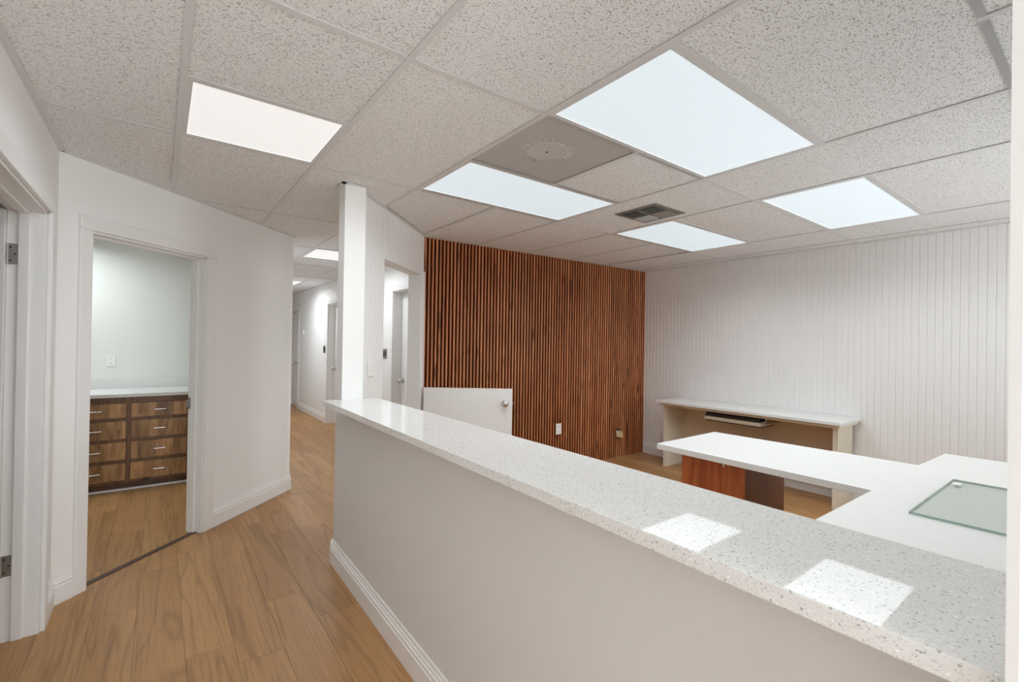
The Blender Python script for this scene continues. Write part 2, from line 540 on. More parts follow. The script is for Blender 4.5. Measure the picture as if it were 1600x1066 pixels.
# right office wall
wall_right = struct(MB().box(XR, XR + .12, -1.3, 3.95, 0, ZW).build('wall_right', M['wall']), 'white beadboard office wall behind the bench desk', 'wall')
wallbox('wall_south', [(.92, 3.2, -1.32, -1.2, 0, ZW), (4.6, XR + .12, -1.32, -1.2, 0, ZW), (3.2, 4.6, -1.32, -1.2, 0, .95), (3.2, 4.6, -1.32, -1.2, 2.1, ZW)], M['wall'])
wallbox('wall_lobby_back', [(XL - .13, -.3, -2.82, -2.7, 0, ZW), (.66, .92, -2.82, -2.7, 0, ZW), (-.3, .66, -2.82, -2.7, 0, .15), (-.3, .66, -2.82, -2.7, 2.15, ZW)], M['wall'])
for n, (a, b, yw, z0, z1) in enumerate(((3.2, 4.6, -1.26, .95, 2.1), (-.3, .66, -2.76, .15, 2.15))):  # invented windows behind the camera, added to let in ambient fill
    mb = MB().box(a, a + .04, yw - .03, yw + .03, z0, z1).box(b - .04, b, yw - .03, yw + .03, z0, z1).box(a + .04, b - .04, yw - .03, yw + .03, z0, z0 + .04).box(a + .04, b - .04, yw - .03, yw + .03, z1 - .04, z1)
    mb.box((a + b) / 2 - .02, (a + b) / 2 + .02, yw - .03, yw + .03, z0 + .04, z1 - .04)
    struct(mb.build('window_%d' % (n + 1), M['trim']))
    pd = bpy.data.lights.new('window_portal', 'AREA'); pd.shape = 'RECTANGLE'; pd.size = b - a; pd.size_y = z1 - z0
    pd.cycles.is_portal = True
    po = bpy.data.objects.new('window_portal', pd); COL.objects.link(po)
    po.location = ((a + b) / 2, yw - .04, (z0 + z1) / 2); po.rotation_euler = (math.pi / 2, 0, 0)

# bead board diagonal office wall with doorway
BA = Vector((1.030, 2.990)); BANG = math.radians(45.0); BL = 1.262
BN = (math.sin(BANG), -math.cos(BANG))
BO0, BO1, BZ = .355, 1.185, 2.003
def bpt(s, t=0.0):
    return (BA.x + math.cos(BANG) * s + BN[0] * t, BA.y + math.sin(BANG) * s + BN[1] * t)
wall_bead = struct(MB().box(0, BO0, .008, .118, 0, ZW).box(BO1, BL, .008, .118, 0, ZW).box(BO0, BO1, .008, .118, BZ, ZW)
                   .build('wall_beadboard', M['wall'], None, (BA.x, BA.y, 0), BANG), 'white beadboard wall around the doorway beside the slats', 'wall')

def board_mesh(w, h, t=.006, g=.003):
    x = w / 2
    vs = [(-x, 0, 0), (x, 0, 0), (x, -t * .35, 0), (x - g, -t, 0), (-x + g, -t, 0), (-x, -t * .35, 0)]
    vs = vs + [(a, b, h) for a, b, _ in vs]
    fs = [(5, 4, 3, 2, 1, 0), (6, 7, 8, 9, 10, 11)] + [(i, (i + 1) % 6, 6 + (i + 1) % 6, 6 + i) for i in range(6)]
    me = mesh_of('bead_board', vs, fs, M['board'])
    bm = bmesh.new(); bm.from_mesh(me); bmesh.ops.recalc_face_normals(bm, faces=bm.faces); bm.to_mesh(me); bm.free()
    return me
full = board_mesh(.04, ZW); short = board_mesh(.04, ZW - BZ - .002)
s = .02
while s < BL - .01:
    if s + .02 <= BO0 + .012 or s - .02 >= BO1 + .06:
        link('bead_board', full, wall_bead, (s, .008, 0))
    elif s - .02 >= BO0 - .03 and s + .02 <= BO1 + .09:
        link('bead_board', short, wall_bead, (s, .008, BZ + .002))
    s += .04
fullr = board_mesh(.05, ZW)
yb = 3.83
while yb > -1.2:
    link('bead_board', fullr, wall_right, (XR, yb, 0), -math.pi / 2)
    yb -= .05

# counter (pony) wall, slightly turned like in the plan
def cx(y):
    return .887 + .014 * (y - 2.95)
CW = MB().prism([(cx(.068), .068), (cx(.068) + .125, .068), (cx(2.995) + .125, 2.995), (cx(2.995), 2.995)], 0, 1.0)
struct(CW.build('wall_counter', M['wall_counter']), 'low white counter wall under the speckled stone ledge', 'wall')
# wall on from the counter's end, with its casing
wallbox('wall_lobby_right', [(.79, .92, -2.72, .066, 0, ZW)], M['wall'])
tr = MB().box(.738, .80, .0682, .0783, 0, ZT - .002).box(.750, .80, -.03, .0682, 0, ZT - .002)
struct(tr.build('trim_1', M['trim']), 'white upright casing at the end of the counter', 'trim')

# column with its little top angle trims
colo = struct(MB().box(.888, 1.018, 2.885, 3.003, 0, ZW).build('wall_column', M['wall'], bevel=.002), 'white square column rising from the end of the counter', 'column')
MB().box(.866, 1.04, 2.863, 2.887, ZT - .003, ZT + .001).box(.866, .890, 2.863, 3.02, ZT - .003, ZT + .001).build('top_angle', M['tee'], colo)

# baseboards
baseboard('left', (XL, D1Y1 + .066), (XL, 3.335), (1, 0))
baseboard('diagonal_near', dpt(.0), dpt(O0 - .063), DN)
baseboard('diagonal', dpt(O1 + .085), dpt(DL + .012), DN)
MBc = MB().sweep(PROF, (HX, B.y), (HX, 11.2), (1, 0)); struct(MBc.build('baseboard_hall_left', M['trim']))
cdir = Vector((.014, 1.0)).normalized()
baseboard('counter', (cx(.08), .08), (cx(2.995), 2.995 + .018), (-cdir.y, cdir.x))
baseboard('counter_end', (cx(2.995) - .016, 2.995), (1.02, 3.0), (0, 1))
for i, (a, b) in enumerate([(3.95, HD[0][0] - .07), (HD[0][1] + .07, HD[1][0] - .07), (HD[1][1] + .07, HD[2][0] - .07), (HD[2][1] + .07, 11.2)]):
    baseboard('hall_right', (HR, a), (HR, b), (-1, 0))
baseboard('right', (XR - .008, -1.2), (XR - .008, 3.80), (-1, 0))
baseboard('bead', bpt(.0), bpt(BO0 - .01), BN)

# wall angles at the ceiling
def angle(n, p0, p1, nrm, w=.024):
    nv = Vector((nrm[0], nrm[1])).normalized()
    o = MB().sweep([(0, ZT - .0015), (w, ZT - .0015), (w, ZT + .003), (0, ZT + .003)], p0, p1, nv).build('trim_%d' % n, M['tee'])
    struct(o)
angle(2, (XL, -2.7), (XL, 3.34), (1, 0))
angle(3, dpt(0), dpt(DL + .02), DN)
angle(4, (XR - .008, -1.2), (XR - .008, 3.85), (-1, 0))
angle(5, bpt(0.02), bpt(BL), BN, .016)
angle(6, (HR, 3.95), (HR, 11.2), (-1, 0))
angle(7, (-1.7, 6.06), (.85, 6.06), (0, -1))

# ------------------------------------------------------------------ doors and casings
def casing_profile_boxes(mb, s0, s1, z0, z1, t0, t1, inner='s1', mi=0):
    mb.box(s0, s1, t0, t1, z0, z1, mi)

# door 1: left lobby wall, open leaf
d1 = struct(empty('door_1', (XL, D1Y1, 0)), 'white door standing open in the left wall, with steel hinges', 'door')
# local: x from wall face, y from far jamb
mb = MB()
mb.box(-.130, 0.0, -.012, .0, 0, D1Z)                           # far jamb lining
mb.box(-.130, 0.0, D1Y0 - D1Y1, D1Y0 - D1Y1 + .012, 0, D1Z)
mb.box(-.130, 0.0, D1Y0 - D1Y1, 0, D1Z - .012, D1Z)
mb.build('jamb', M['trim'], d1)
mb = MB().box(-.093, -.055, -.024, -.012, 0, D1Z - .012).box(-.093, -.055, D1Y0 - D1Y1 + .012, -.012, D1Z - .026, D1Z - .012)
mb.build('door_stop', M['trim'], d1, bevel=.003)
MB().box(0, .018, -.003, .066, 0, D1Z).build('casing', M['trim'], d1, bevel=.004)
MB().box(0, .018, D1Y0 - D1Y1 - .066, D1Y0 - D1Y1 + .003, 0, D1Z).build('casing', M['trim'], d1, bevel=.004)
MB().box(0, .018, D1Y0 - D1Y1 - .066, .066, D1Z + .0003, D1Z + .070).build('casing', M['trim'], d1, bevel=.004)
leaf = MB().box(-.93, -.131, -.040, -.003, .008, D1Z - .016).build('door_leaf', M['door'], d1, bevel=.002)
for hz in (1.765, .345):
    MB().box(-.124, -.095, -.0145, -.0118, hz - .047, hz + .047).cyl((-.127, -.018, hz - .047), (0, 0, 1), .006, .094, 10) \
        .cyl((-.118, -.0148, hz + .03), (0, -1, 0), .004, .001, 8, mi=1).cyl((-.103, -.0148, hz), (0, -1, 0), .004, .001, 8, mi=1).cyl((-.118, -.0148, hz - .03), (0, -1, 0), .004, .001, 8, mi=1) \
        .build('hinge', [M['steel'], M['dark']], d1)

# door 2: open doorway in the diagonal wall (frame only)
d2 = struct(empty('door_2', (A.x, A.y, 0), DA), 'white doorway frame in the angled wall, looking onto wooden drawers', 'door')
mb = MB().box(O0 - .001, O0 + .012, 0, .12, 0, OZ).box(O1 - .012, O1 + .001, 0, .12, 0, OZ).box(O0, O1, 0, .12, OZ - .012, OZ + .001)
mb.build('jamb', M['trim'], d2)
MB().box(O0 + .012, O0 + .024, .05, .09, 0, OZ - .012).box(O1 - .024, O1 - .012, .05, .09, 0, OZ - .012).box(O0 + .012, O1 - .012, .05, .09, OZ - .024, OZ - .012).build('door_stop', M['trim'], d2, bevel=.002)
MB().box(O0 - .062, O0 + .003, -.017, 0, 0, OZ).build('casing', M['trim'], d2, bevel=.004)
MB().box(O1 - .003, O1 + .085, -.017, 0, 0, OZ).build('casing', M['trim'], d2, bevel=.004)
MB().box(O0 - .062, O1 + .085, -.017, 0, OZ + .0003, OZ + .078).build('casing', M['trim'], d2, bevel=.004)
MB().box(O1 - .0145, O1 - .0118, .085, .118, .885, .965).box(O1 - .03, O1 - .012, .118, .124, .90, .95).build('strike_plate', M['steel'], d2)
MB().box(O0, O1, .03, .07, .0, .004).build('threshold', plain('threshold_brown', lin(80, 56, 40), .6), d2, bevel=.001)

# door 3: doorway in the beadboard wall (lining and narrow right casing)
d3 = struct(empty('door_3', (BA.x, BA.y, 0), BANG), 'cased doorway in the beadboard wall with a view to the hall', 'door')
MB().box(BO0 - .002, BO0 + .010, 0, .12, 0, BZ).box(BO1 - .010, BO1 + .002, 0, .12, 0, BZ).box(BO0, BO1, 0, .12, BZ - .010, BZ + .002).build('jamb', M['board'], d3)
MB().box(BO1 - .002, BO1 + .062, -.012, .002, 0, BZ + .028).build('casing', M['trim'], d3, bevel=.003)

# hall doors
def knob(mb, p, axis, r=.027, mi=0):
    a = Vector(axis)
    mb.lathe(p, axis, [(0, .032), (.006, .032), (.008, .014), (.028, .012), (.034, .020), (.044, .0265), (.054, .0275), (.062, .024), (.067, .014), (.068, .002)], 20, mi)
for n, (a, b) in enumerate(HD):
    d = struct(empty('door_%d' % (4 + n), (HR, a, 0)), ['recessed white hall door glimpsed through the beadboard doorway', 'recessed white hall door just behind the column', 'white door at the far end of the hall'][n], 'door')
    W = b - a; depth = .105 if n < 2 else .05
    MB().box(0, .14, -.001, .012, 0, 2.0).box(0, .14, W - .012, W + .001, 0, 2.0).box(0, .14, 0, W, 1.988, 2.001).build('jamb', M['trim'], d)
    for y0, y1, z0, z1 in ((-.07, .004, 0, 1.996), (W - .004, W + .07, 0, 1.996), (-.07, W + .07, 1.9963, 2.062)):
        MB().box(-.016, 0, y0, y1, z0, z1).build('casing', M['trim'], d, bevel=.003)
    lf = MB().box(depth, depth + .034, .014, W - .014, .008, 1.986).build('door_leaf', M['door'], d, bevel=.002)
    mk = MB(); knob(mk, (depth, W - .075 if n < 2 else .30, .92), (-1, 0, 0))
    mk.build('knob', M['chrome'], d, smooth=True)

# half door (dutch door lower leaf) swung open
HG = Vector((1.876, 3.800)); HA = math.atan2(-.6033, .7975)
hd = tag(empty('half_door', (HG.x, HG.y, 0), HA), 'white half-height door with round knob standing open before the slats', 'door')
MB().box(0.012, .806, .0, .036, .01, .985).build('leaf', M['door'], hd, bevel=.002)
mk = MB(); knob(mk, (.742, 0, .855), (0, -1, 0)); mk.build('knob', M['chrome'], hd, smooth=True)
MB().box(.8055, .8085, .008, .028, .825, .885).box(.8085, .818, .013, .023, .848, .862).build('latch', M['chrome'], hd)
for hz in (.835, .20):
    MB().cyl((-.004, .014, hz - .05), (0, 0, 1), .007, .10, 12).box(-.034, -.004, .016, .02, hz - .05, hz + .05).box(-.004, .012, .012, .016, hz - .05, hz + .05).build('hinge', M['steel'], hd)

# ------------------------------------------------------------------ slats
NSL = 82
PITCH = (SLEN - .01) / NSL
def slat_mesh():
    w, d = .0225 / 2, .030
    prof = [(-w, 0), (-w, -d + .010), (-w + .002, -d + .0045), (-w + .006, -d + .001), (0, -d), (w - .006, -d + .001), (w - .002, -d + .0045), (w, -d + .010), (w, 0)]
    n = len(prof); h = ZW - .002
    vs = [(x, y, .002) for x, y in prof] + [(x, y, h) for x, y in prof]
    fs = [tuple(range(n)), tuple(range(2 * n - 1, n - 1, -1))] + [(i, n + i, n + (i + 1) % n, (i + 1) % n) for i in range(n)]
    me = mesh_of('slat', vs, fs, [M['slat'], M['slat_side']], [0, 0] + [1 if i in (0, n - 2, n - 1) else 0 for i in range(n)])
    bm = bmesh.new(); bm.from_mesh(me); bmesh.ops.recalc_face_normals(bm, faces=bm.faces); bm.to_mesh(me); bm.free()
    return me
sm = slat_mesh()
MB().box(.02, SLEN, -.010, 0, 0, ZW).build('slat_backing', M['slat_back'], back)
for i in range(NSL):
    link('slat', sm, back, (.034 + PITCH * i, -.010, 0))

# ------------------------------------------------------------------ ceiling
ceil = struct(MB().box(-2.0, 5.4, -2.9, 11.5, 2.46, 2.50).build('ceiling', M['dark']), 'suspended ceiling of fissured white tiles in a painted grid', 'ceiling')
X0, X1, X2, X3, X4, X5, X6, X7 = .054, .663, 1.273, 1.880, 2.474, 3.100, 4.320, 4.860
cols = []   # (x0,x1,[v...])
cols += [(-1.775, -1.166, [2, 4, 6, 8]), (-1.166, -.556, [-2, 0, 2, 4, 6, 7, 8]), (-.556, X0, [-7, -6, -4, -2, 0, 2, 4, 6, 8])]
cols += [(X0, X1, [-7, -6, -5, -4, -2, 0, 1, 2, 4, 6, 8])]
cols += [(X1, X2, [-7, -6, -4, -2, 0, 2, 4, 6, 8, 10, 12, 14, 16])]
cols += [(X2, X3, [-6, -4, -2]), (X3, X4, [-6, -4, -2]), (X2, X4, [-2, -1, 0]), (X2, X3, [0, 1]), (X3, X4, [0, 1]), (X2, X4, [1, 2])]
cols += [(X2, X3, [2, 4, 6, 7, 8, 10, 11, 12, 14, 16]), (X3, X4, [2, 4, 6, 8, 10, 12, 14, 16])]
cols += [(X4, X5, [-6, -4, -2, 0, 2, 4])]
cols += [(X5, X6, [-6, -5, -4, -3, -2, -1, 0, 1, 2]), (X5, 3.71, [2, 4]), (3.71, X6, [2, 4])]
cols += [(X6, X7, [-6, -4, -2, 0, 2, 4]), (X7, 5.30, [-6, -4, -2, 0, 2, 4])]
LIGHTS = {(X2, -1): 'big', (X2, 1): 'off2', (X5, -1): 'off3', (X5, 1): 'off4', (X0, 1): 'lobby', (X0, -6): 'lobby_back', (X2, 6): 'hall1', (X2, 11): 'hall2', (-1.166, 6): 'cabinet_room'}
tile_me = {}
def tile(x0, x1, y0, y1, dz=0, tilt=None):
    w, h = round(x1 - x0 - .006, 4), round(y1 - y0 - .006, 4)
    if (w, h) not in tile_me:
        a, b = w / 2, h / 2
        t = .015
        vs = [(-a, -b, 0), (a, -b, 0), (a, b, 0), (-a, b, 0), (-a, -b, t), (a, -b, t), (a, b, t), (-a, b, t)]
        fs = [(0, 3, 2, 1), (4, 5, 6, 7), (0, 1, 5, 4), (1, 2, 6, 5), (2, 3, 7, 6), (3, 0, 4, 7)]
        tile_me[(w, h)] = mesh_of('ceiling_tile', vs, fs, M['tile'])
    o = link('ceiling_tile', tile_me[(w, h)], ceil, ((x0 + x1) / 2, (y0 + y1) / 2, ZW + .0005 + dz))
    if tilt:
        o.rotation_euler = tilt
tees = set()
tee_me = {}
def tee(x0, x1, y0, y1, z=ZT):
    key = (round(x0, 3), round(x1, 3), round(y0, 3), round(y1, 3))
    if key in tees:
        return
    tees.add(key)
    w, h = round(x1 - x0, 3), round(y1 - y0, 3)
    if (w, h) not in tee_me:
        tee_me[(w, h)] = MB().box(-w / 2, w / 2, -h / 2, h / 2, 0, .0025).box(-(.002 if w < h else w / 2), (.002 if w < h else w / 2), -(.002 if h < w else h / 2), (.002 if h < w else h / 2), .0025, .03)
        mb = tee_me[(w, h)]
        tee_me[(w, h)] = mesh_of('ceiling_tee', mb.v, mb.f, M['tee'])
    link('ceiling_tee', tee_me[(w, h)], ceil, ((x0 + x1) / 2, (y0 + y1) / 2, z))
TW = .0115
GREY = (X2, X3, 0)
for x0, x1, vb in cols:
    for v0, v1 in zip(vb[:-1], vb[1:]):
        y0, y1 = Y(v0), Y(v1)
        if (x0, v0) in LIGHTS and (v1 - v0 == 1):
            pass
        elif (x0, x1, v0) == GREY:
            pass
        elif abs(x0 - X5) < .001 and v0 in (2,) and x1 < 3.8:
            tile(x0, x1, y0, y1)
        elif abs(x1 - X6) < .001 and v0 == 2:
            tile(x0, x1, y0, y1, .004, (0, math.radians(-.9), 0))
        elif abs(x0 - X2) < .001 and v0 == 2:
            tile(x0, x1, y0, y1, .006, (0, math.radians(.7), 0))
        else:
            tile(x0, x1, y0, y1)
    for v in vb:
        tee(x0 + TW, x1 - TW, Y(v) - TW, Y(v) + TW, ZT + .0004)
def runner(x, v0, v1):
    tee(x - TW, x + TW, Y(v0), Y(v1))
for x, a, b in ((-1.166, 0, 8), (-.556, -6, 8), (X0, -6, 8), (X1, -6, 8), (X2, -6, 16), (X3, -6, -2), (X3, 0, 1), (X3, 2, 16), (X4, -6, 4), (X5, -6, 4), (3.71, 2, 4), (X6, -6, 4), (X7, -6, 4)):
    runner(x, a, b)

# ------------------------------------------------------------------ ceiling lights
def ceiling_light(x0, x1, y0, y1, label, watts, col, lens, group):
    cxm, cym = (x0 + x1) / 2, (y0 + y1) / 2
    t = tag(empty('ceiling_light', (cxm, cym, ZT)), label, 'ceiling light', group)
    a, b = (x1 - x0) / 2 - TW + .001, (y1 - y0) / 2 - TW + .001
    r = .020
    mb = MB()
    zf = .0012
    mb.box(-a, a, -b, -b + r, zf, .045).box(-a, a, b - r, b, zf, .045).box(-a, -a + r, -b + r, b - r, zf, .045).box(a - r, a, -b + r, b - r, zf, .045)
    mb.box(-a, a, -b, b, .045, .05)
    mb.build('frame', M['tee'], t)
    MB().box(-a + r - .001, a - r + .001, -b + r - .001, b - r + .001, .004, .008).build('diffuser', M[lens], t)
    ld = bpy.data.lights.new('lamp', 'AREA')
    ld.shape = 'RECTANGLE'; ld.size = 2 * (a - r); ld.size_y = 2 * (b - r)
    ld.energy = watts; ld.color = col; ld.spread = SPREAD if lens == 'lens_cool' and watts == OFFICE_W else LOBBY_SPREAD
    lo = bpy.data.objects.new('lamp', ld); COL.objects.link(lo)
    lo.parent = t; lo.location = (0, 0, .0025)
    return t
G = None
ceiling_light(X2, X4, Y(-1), Y(0), 'largest bluish-white ceiling light panel, beside the grey metal panel and nearest the counter', OFFICE_W, COOL, 'lens_cool', 'office light panels')
ceiling_light(X2, X4, Y(1), Y(2), 'bluish-white ceiling light panel between the grey metal panel and the slat wall', OFFICE_W, COOL, 'lens_cool', 'office light panels')
ceiling_light(X5, X6, Y(-1), Y(0), 'bluish-white ceiling light panel nearest the right beadboard wall', OFFICE_W, COOL, 'lens_cool', 'office light panels')
ceiling_light(X5, X6, Y(1), Y(2), 'bluish-white ceiling light panel just behind the air vent, over the bench desk', OFFICE_W, COOL, 'lens_cool', 'office light panels')
ceiling_light(X0, X1, Y(1), Y(2), 'warm white square ceiling light over the lobby by the angled doorway', LOBBY_W, WARM, 'lens_warm', 'lobby and hall lights')
ceiling_light(X0, X1, Y(-6), Y(-5), 'warm white square ceiling light over the lobby behind the viewer', LOBBY_W * 4.6, WARM, 'lens_warm', 'lobby and hall lights')  # unseen lamp added behind the camera to brighten the lobby
ceiling_light(X2, X3, Y(6), Y(7), 'warm white hall ceiling light showing beside the column', LOBBY_W * 2.4, WARM, 'lens_warm', 'lobby and hall lights')
ceiling_light(X2, X3, Y(11), Y(12), 'warm white ceiling light at the far end of the hall', LOBBY_W * 3.3, WARM, 'lens_warm', 'lobby and hall lights')
ceiling_light(-1.166, -.556, Y(6), Y(7), 'white ceiling light inside the cabinet room out of sight', LOBBY_W * 3.0, COOL, 'lens_cool', 'lobby and hall lights')

# grey perforated panel with round centre
gx0, gx1, gy0, gy1 = X2 + TW, X3 - TW, Y(0) + TW, Y(1) - TW
gp = tag(empty('ceiling_panel', ((gx0 + gx1) / 2, (gy0 + gy1) / 2, ZT + .006)), 'grey perforated metal ceiling panel with a round ribbed centre, between two office lights', 'ceiling panel')
hw, hh = (gx1 - gx0) / 2, (gy1 - gy0) / 2
MB().box(-hw, hw, -hh, hh, 0, .012).build('plate', M['perforated'], gp)
dc = (-.045, -.02)
MB().lathe((dc[0], dc[1], 0), (0, 0, -1), [(0, .110), (.0035, .106), (.0045, .100), (.0035, .094)], 40).build('disc', M['perforated'], gp, smooth=True)
for i in range(24):
    a = 2 * math.pi * i / 24
    c, s_ = math.cos(a), math.sin(a)
    p = [(dc[0] + c * r_ - s_ * w_, dc[1] + s_ * r_ + c * w_) for r_, w_ in ((.112, -.006), (.142, -.004), (.142, .004), (.112, .006))]
    MB().add([(p[0][0], p[0][1], .001), (p[1][0], p[1][1], .001), (p[2][0], p[2][1], .001), (p[3][0], p[3][1], .001),
              (p[0][0], p[0][1], -.005), (p[1][0], p[1][1], -.001), (p[2][0], p[2][1], -.001), (p[3][0], p[3][1], -.005)],
             [(0, 3, 2, 1), (4, 5, 6, 7), (0, 1, 5, 4), (1, 2, 6, 5), (2, 3, 7, 6), (3, 0, 4, 7)]).build('rib', M['perforated'], gp)
MB().cyl((dc[0], dc[1], -.0052), (0, 0, 1), .006, .003, 12).build('screw_hole', M['dark'], gp)

# air vent
vx0, vx1, vy0, vy1 = 2.653, 3.010, 1.928, 2.284
vt = tag(empty('air_vent', ((vx0 + vx1) / 2, (vy0 + vy1) / 2, ZW)), 'square grey louvered air vent set in a ceiling tile among the office lights', 'air vent')
e = (vx1 - vx0) / 2
mb = MB()
for q in ((-e, e, -e, -e + .034), (-e, e, e - .034, e), (-e, -e + .034, -e + .034, e - .034), (e - .034, e, -e + .034, e - .034)):
    mb.box(q[0], q[1], q[2], q[3], -.006, .0)
mb.build('frame', M['vent'], vt, bevel=.0025)
ei = e - .036
MB().box(-ei, ei, -ei, ei, -.001, .0004).build('cavity', M['shadow_gap'], vt)
MB().box(-ei, ei, -.006, .006, -.010, -.001).box(-.006, .006, -ei, ei, -.010, -.001).build('divider', M['vent'], vt)
for qx in (0, 1):
    for qy in (0, 1):
        alongx = (qx + qy) % 2 == 0
        for j in range(6):
            c0 = .012 + (ei - .012) * (j + .5) / 6
            L0, L1 = .008, ei - .002
            sx_, sy_ = (1 if qx else -1), (1 if qy else -1)
            d_ = .011
            if alongx:
                vs = [(sx_ * L0, sy_ * c0, -.001), (sx_ * L1, sy_ * c0, -.001), (sx_ * L1, sy_ * (c0 + d_), -.013), (sx_ * L0, sy_ * (c0 + d_), -.013)]
                of = Vector((0, sy_ * .002, .0))
            else:
                vs = [(sx_ * c0, sy_ * L0, -.001), (sx_ * c0, sy_ * L1, -.001), (sx_ * (c0 + d_), sy_ * L1, -.013), (sx_ * (c0 + d_), sy_ * L0, -.013)]
                of = Vector((sx_ * .002, 0, .0))
            vs2 = [tuple(Vector(q) + of) for q in vs]
            MB().add(vs + vs2, [(0, 1, 2, 3), (7, 6, 5, 4), (0, 4, 5, 1), (1, 5, 6, 2), (2, 6, 7, 3), (3, 7, 4, 0)]).build('louver', M['vent_light'], vt)

# ------------------------------------------------------------------ counter ledge
LT = 1.0325
lx = lambda y: .752 + .0128 * (y - .08)
poly = [(lx(.070), .070), (1.112, .070), (1.108, 2.883), (lx(2.905), 2.905)]
# the end runs up to the column and the beadboard; a small return beside the column reaches past it
poly = [(lx(.0665), .0665), (1.112, .0665), (1.110, 2.870), (1.02, 2.884), (.887, 2.884), (.886, 2.915), (lx(2.915), 2.915)]
led = MB().prism(poly, LT - .031, LT).build('counter_ledge', M['quartz'], None, bevel=.0025)
tag(led, 'long white speckled stone ledge capping the low counter wall', 'countertop')

# ------------------------------------------------------------------ desk in a T shape
DZ = .750
desk = tag(empty('office_desk', (2.6, .7, 0)), 'white T-shaped stone-topped desk behind the counter ledge', 'desk')
dp = [(2.622, 1.868), (2.606, .702), (1.02, .712), (1.02, -.55), (3.99, -.55), (3.915, .684), (3.392, .702), (3.353, 1.880)]
dp = [(x - 2.6, y - .7) for x, y in dp]
MB().prism(dp, DZ - .036, DZ).build('desk_top', M['desk_quartz'], desk, bevel=.002)
MB().prism([(x - 2.6, y - .7) for x, y in ((2.70, 1.79), (2.69, .62), (1.02, .62), (1.02, -.5), (3.9, -.5), (3.83, .61), (3.31, .62), (3.28, 1.79))], DZ - .056, DZ - .0362).build('under_frame', M['almond'], desk)
MB().box(3.86 - 2.6, 3.885 - 2.6, -1.2, -.06, 0, DZ - .056).build('side_panel', M['almond'], desk)
MB().box(1.03 - 2.6, 1.055 - 2.6, -1.2, -.06, 0, DZ - .056).build('side_panel', M['almond'], desk)

ped = tag(empty('drawer_pedestal', (2.78, 1.37, 0)), 'reddish-brown wooden pedestal cabinet under the white T-shaped desk', 'cabinet')
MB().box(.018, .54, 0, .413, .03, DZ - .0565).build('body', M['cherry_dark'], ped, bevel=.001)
MB().box(0, .0175, .0, .413, .05, DZ - .0565).build('front_panel', M['cherry'], ped, bevel=.0015)
MB().box(.03, .53, .015, .40, 0, .03).build('plinth', M['kick'], ped)
MB().box(-.006, -.0005, .118, .132, .655, .692).build('pull_tab', M['key'], ped, bevel=.0015)
ped.children[0]['label'] = 'darker brown side of the pedestal'

# glass sheet lying on the desk
gs = tag(empty('glass_sheet', (2.36, -.20, DZ)), 'greenish glass sheet lying flat on the white desk', 'glass sheet')
MB().box(0, .775, 0, .715, .0005, .0095).build('pane', M['glass'], gs)
mb = MB().box(-.0012, 0, 0, .715, .0005, .0095).box(.775, .7762, 0, .715, .0005, .0095).box(0, .775, .715, .7162, .0005, .0095)
mb.build('polished_edge', M['glass_edge'], gs)
MB().box(.64, .695, .672, .70, .0096, .0125).build('corner_pad', plain('clear_pad', (.70, .72, .70), .3), gs, bevel=.001)

# ------------------------------------------------------------------ bench desk along the right wall
BZ2 = .772
bd = tag(empty('bench_desk', (4.54, 1.44, 0)), 'almond bench desk with white top against the right beadboard wall', 'desk')
W = 5.054 - 4.54
MB().box(0, W, 0, 1.825, BZ2 - .028, BZ2).build('desk_top', M['desk_quartz'], bd, bevel=.003)
MB().box(.06, W - .004, .03, 1.80, BZ2 - .060, BZ2 - .0283).build('under_frame', M['almond_edge'], bd, bevel=.001)
for y0 in (.062, 1.765):
    MB().box(.14, W - .03, y0, y0 + .04, 0, BZ2 - .0602).build('side_panel', M['almond'], bd, bevel=.001)
    MB().box(.136, .1398, y0, y0 + .04, 0, BZ2 - .0602).build('edge_band', M['almond_edge'], bd)
MB().box(W - .05, W - .034, .103, 1.764, .10, BZ2 - .0603).build('back_panel', plain('tan_back_panel', (.62, .49, .35), .45, 0, .4, .04, 6), bd)
for gy in (.545, .845):
    MB().cyl((W - .0503, gy, .445), (-1, 0, 0), .030, .003, 24).build('cable_hole_rim', plain('grommet_grey', (.45, .42, .38), .5), bd)
    MB().cyl((W - .0536, gy, .440), (-1, 0, 0), .022, .001, 24).build('cable_hole', M['almond'], bd)
MB().cyl((.20, .93, BZ2), (0, 0, 1), .032, .0025, 28, .030).build('cable_cap', M['plastic'], bd, smooth=True)
# keyboard tray below
kt = MB().box(.115, .38, .70, 1.285, .620, .655).build('keyboard_tray', M['almond_edge'], bd, bevel=.004)
MB().box(.14, .37, .72, 1.27, .6552, .685).build('tray_well', M['tray_dark'], kt)
MB().box(.12, .40, .702, 1.27, .610, .6195).build('tray_underside', M['tray_dark'], kt)
for y0 in (.655, 1.275):
    MB().box(.14, .45, y0, y0 + .016, .672, BZ2 - .0605).box(.12, .42, y0 + (.002 if y0 > 1 else .0), y0 + .045 if y0 < 1 else y0 + .014, .650, .672).build('rail', M['steel'], kt)

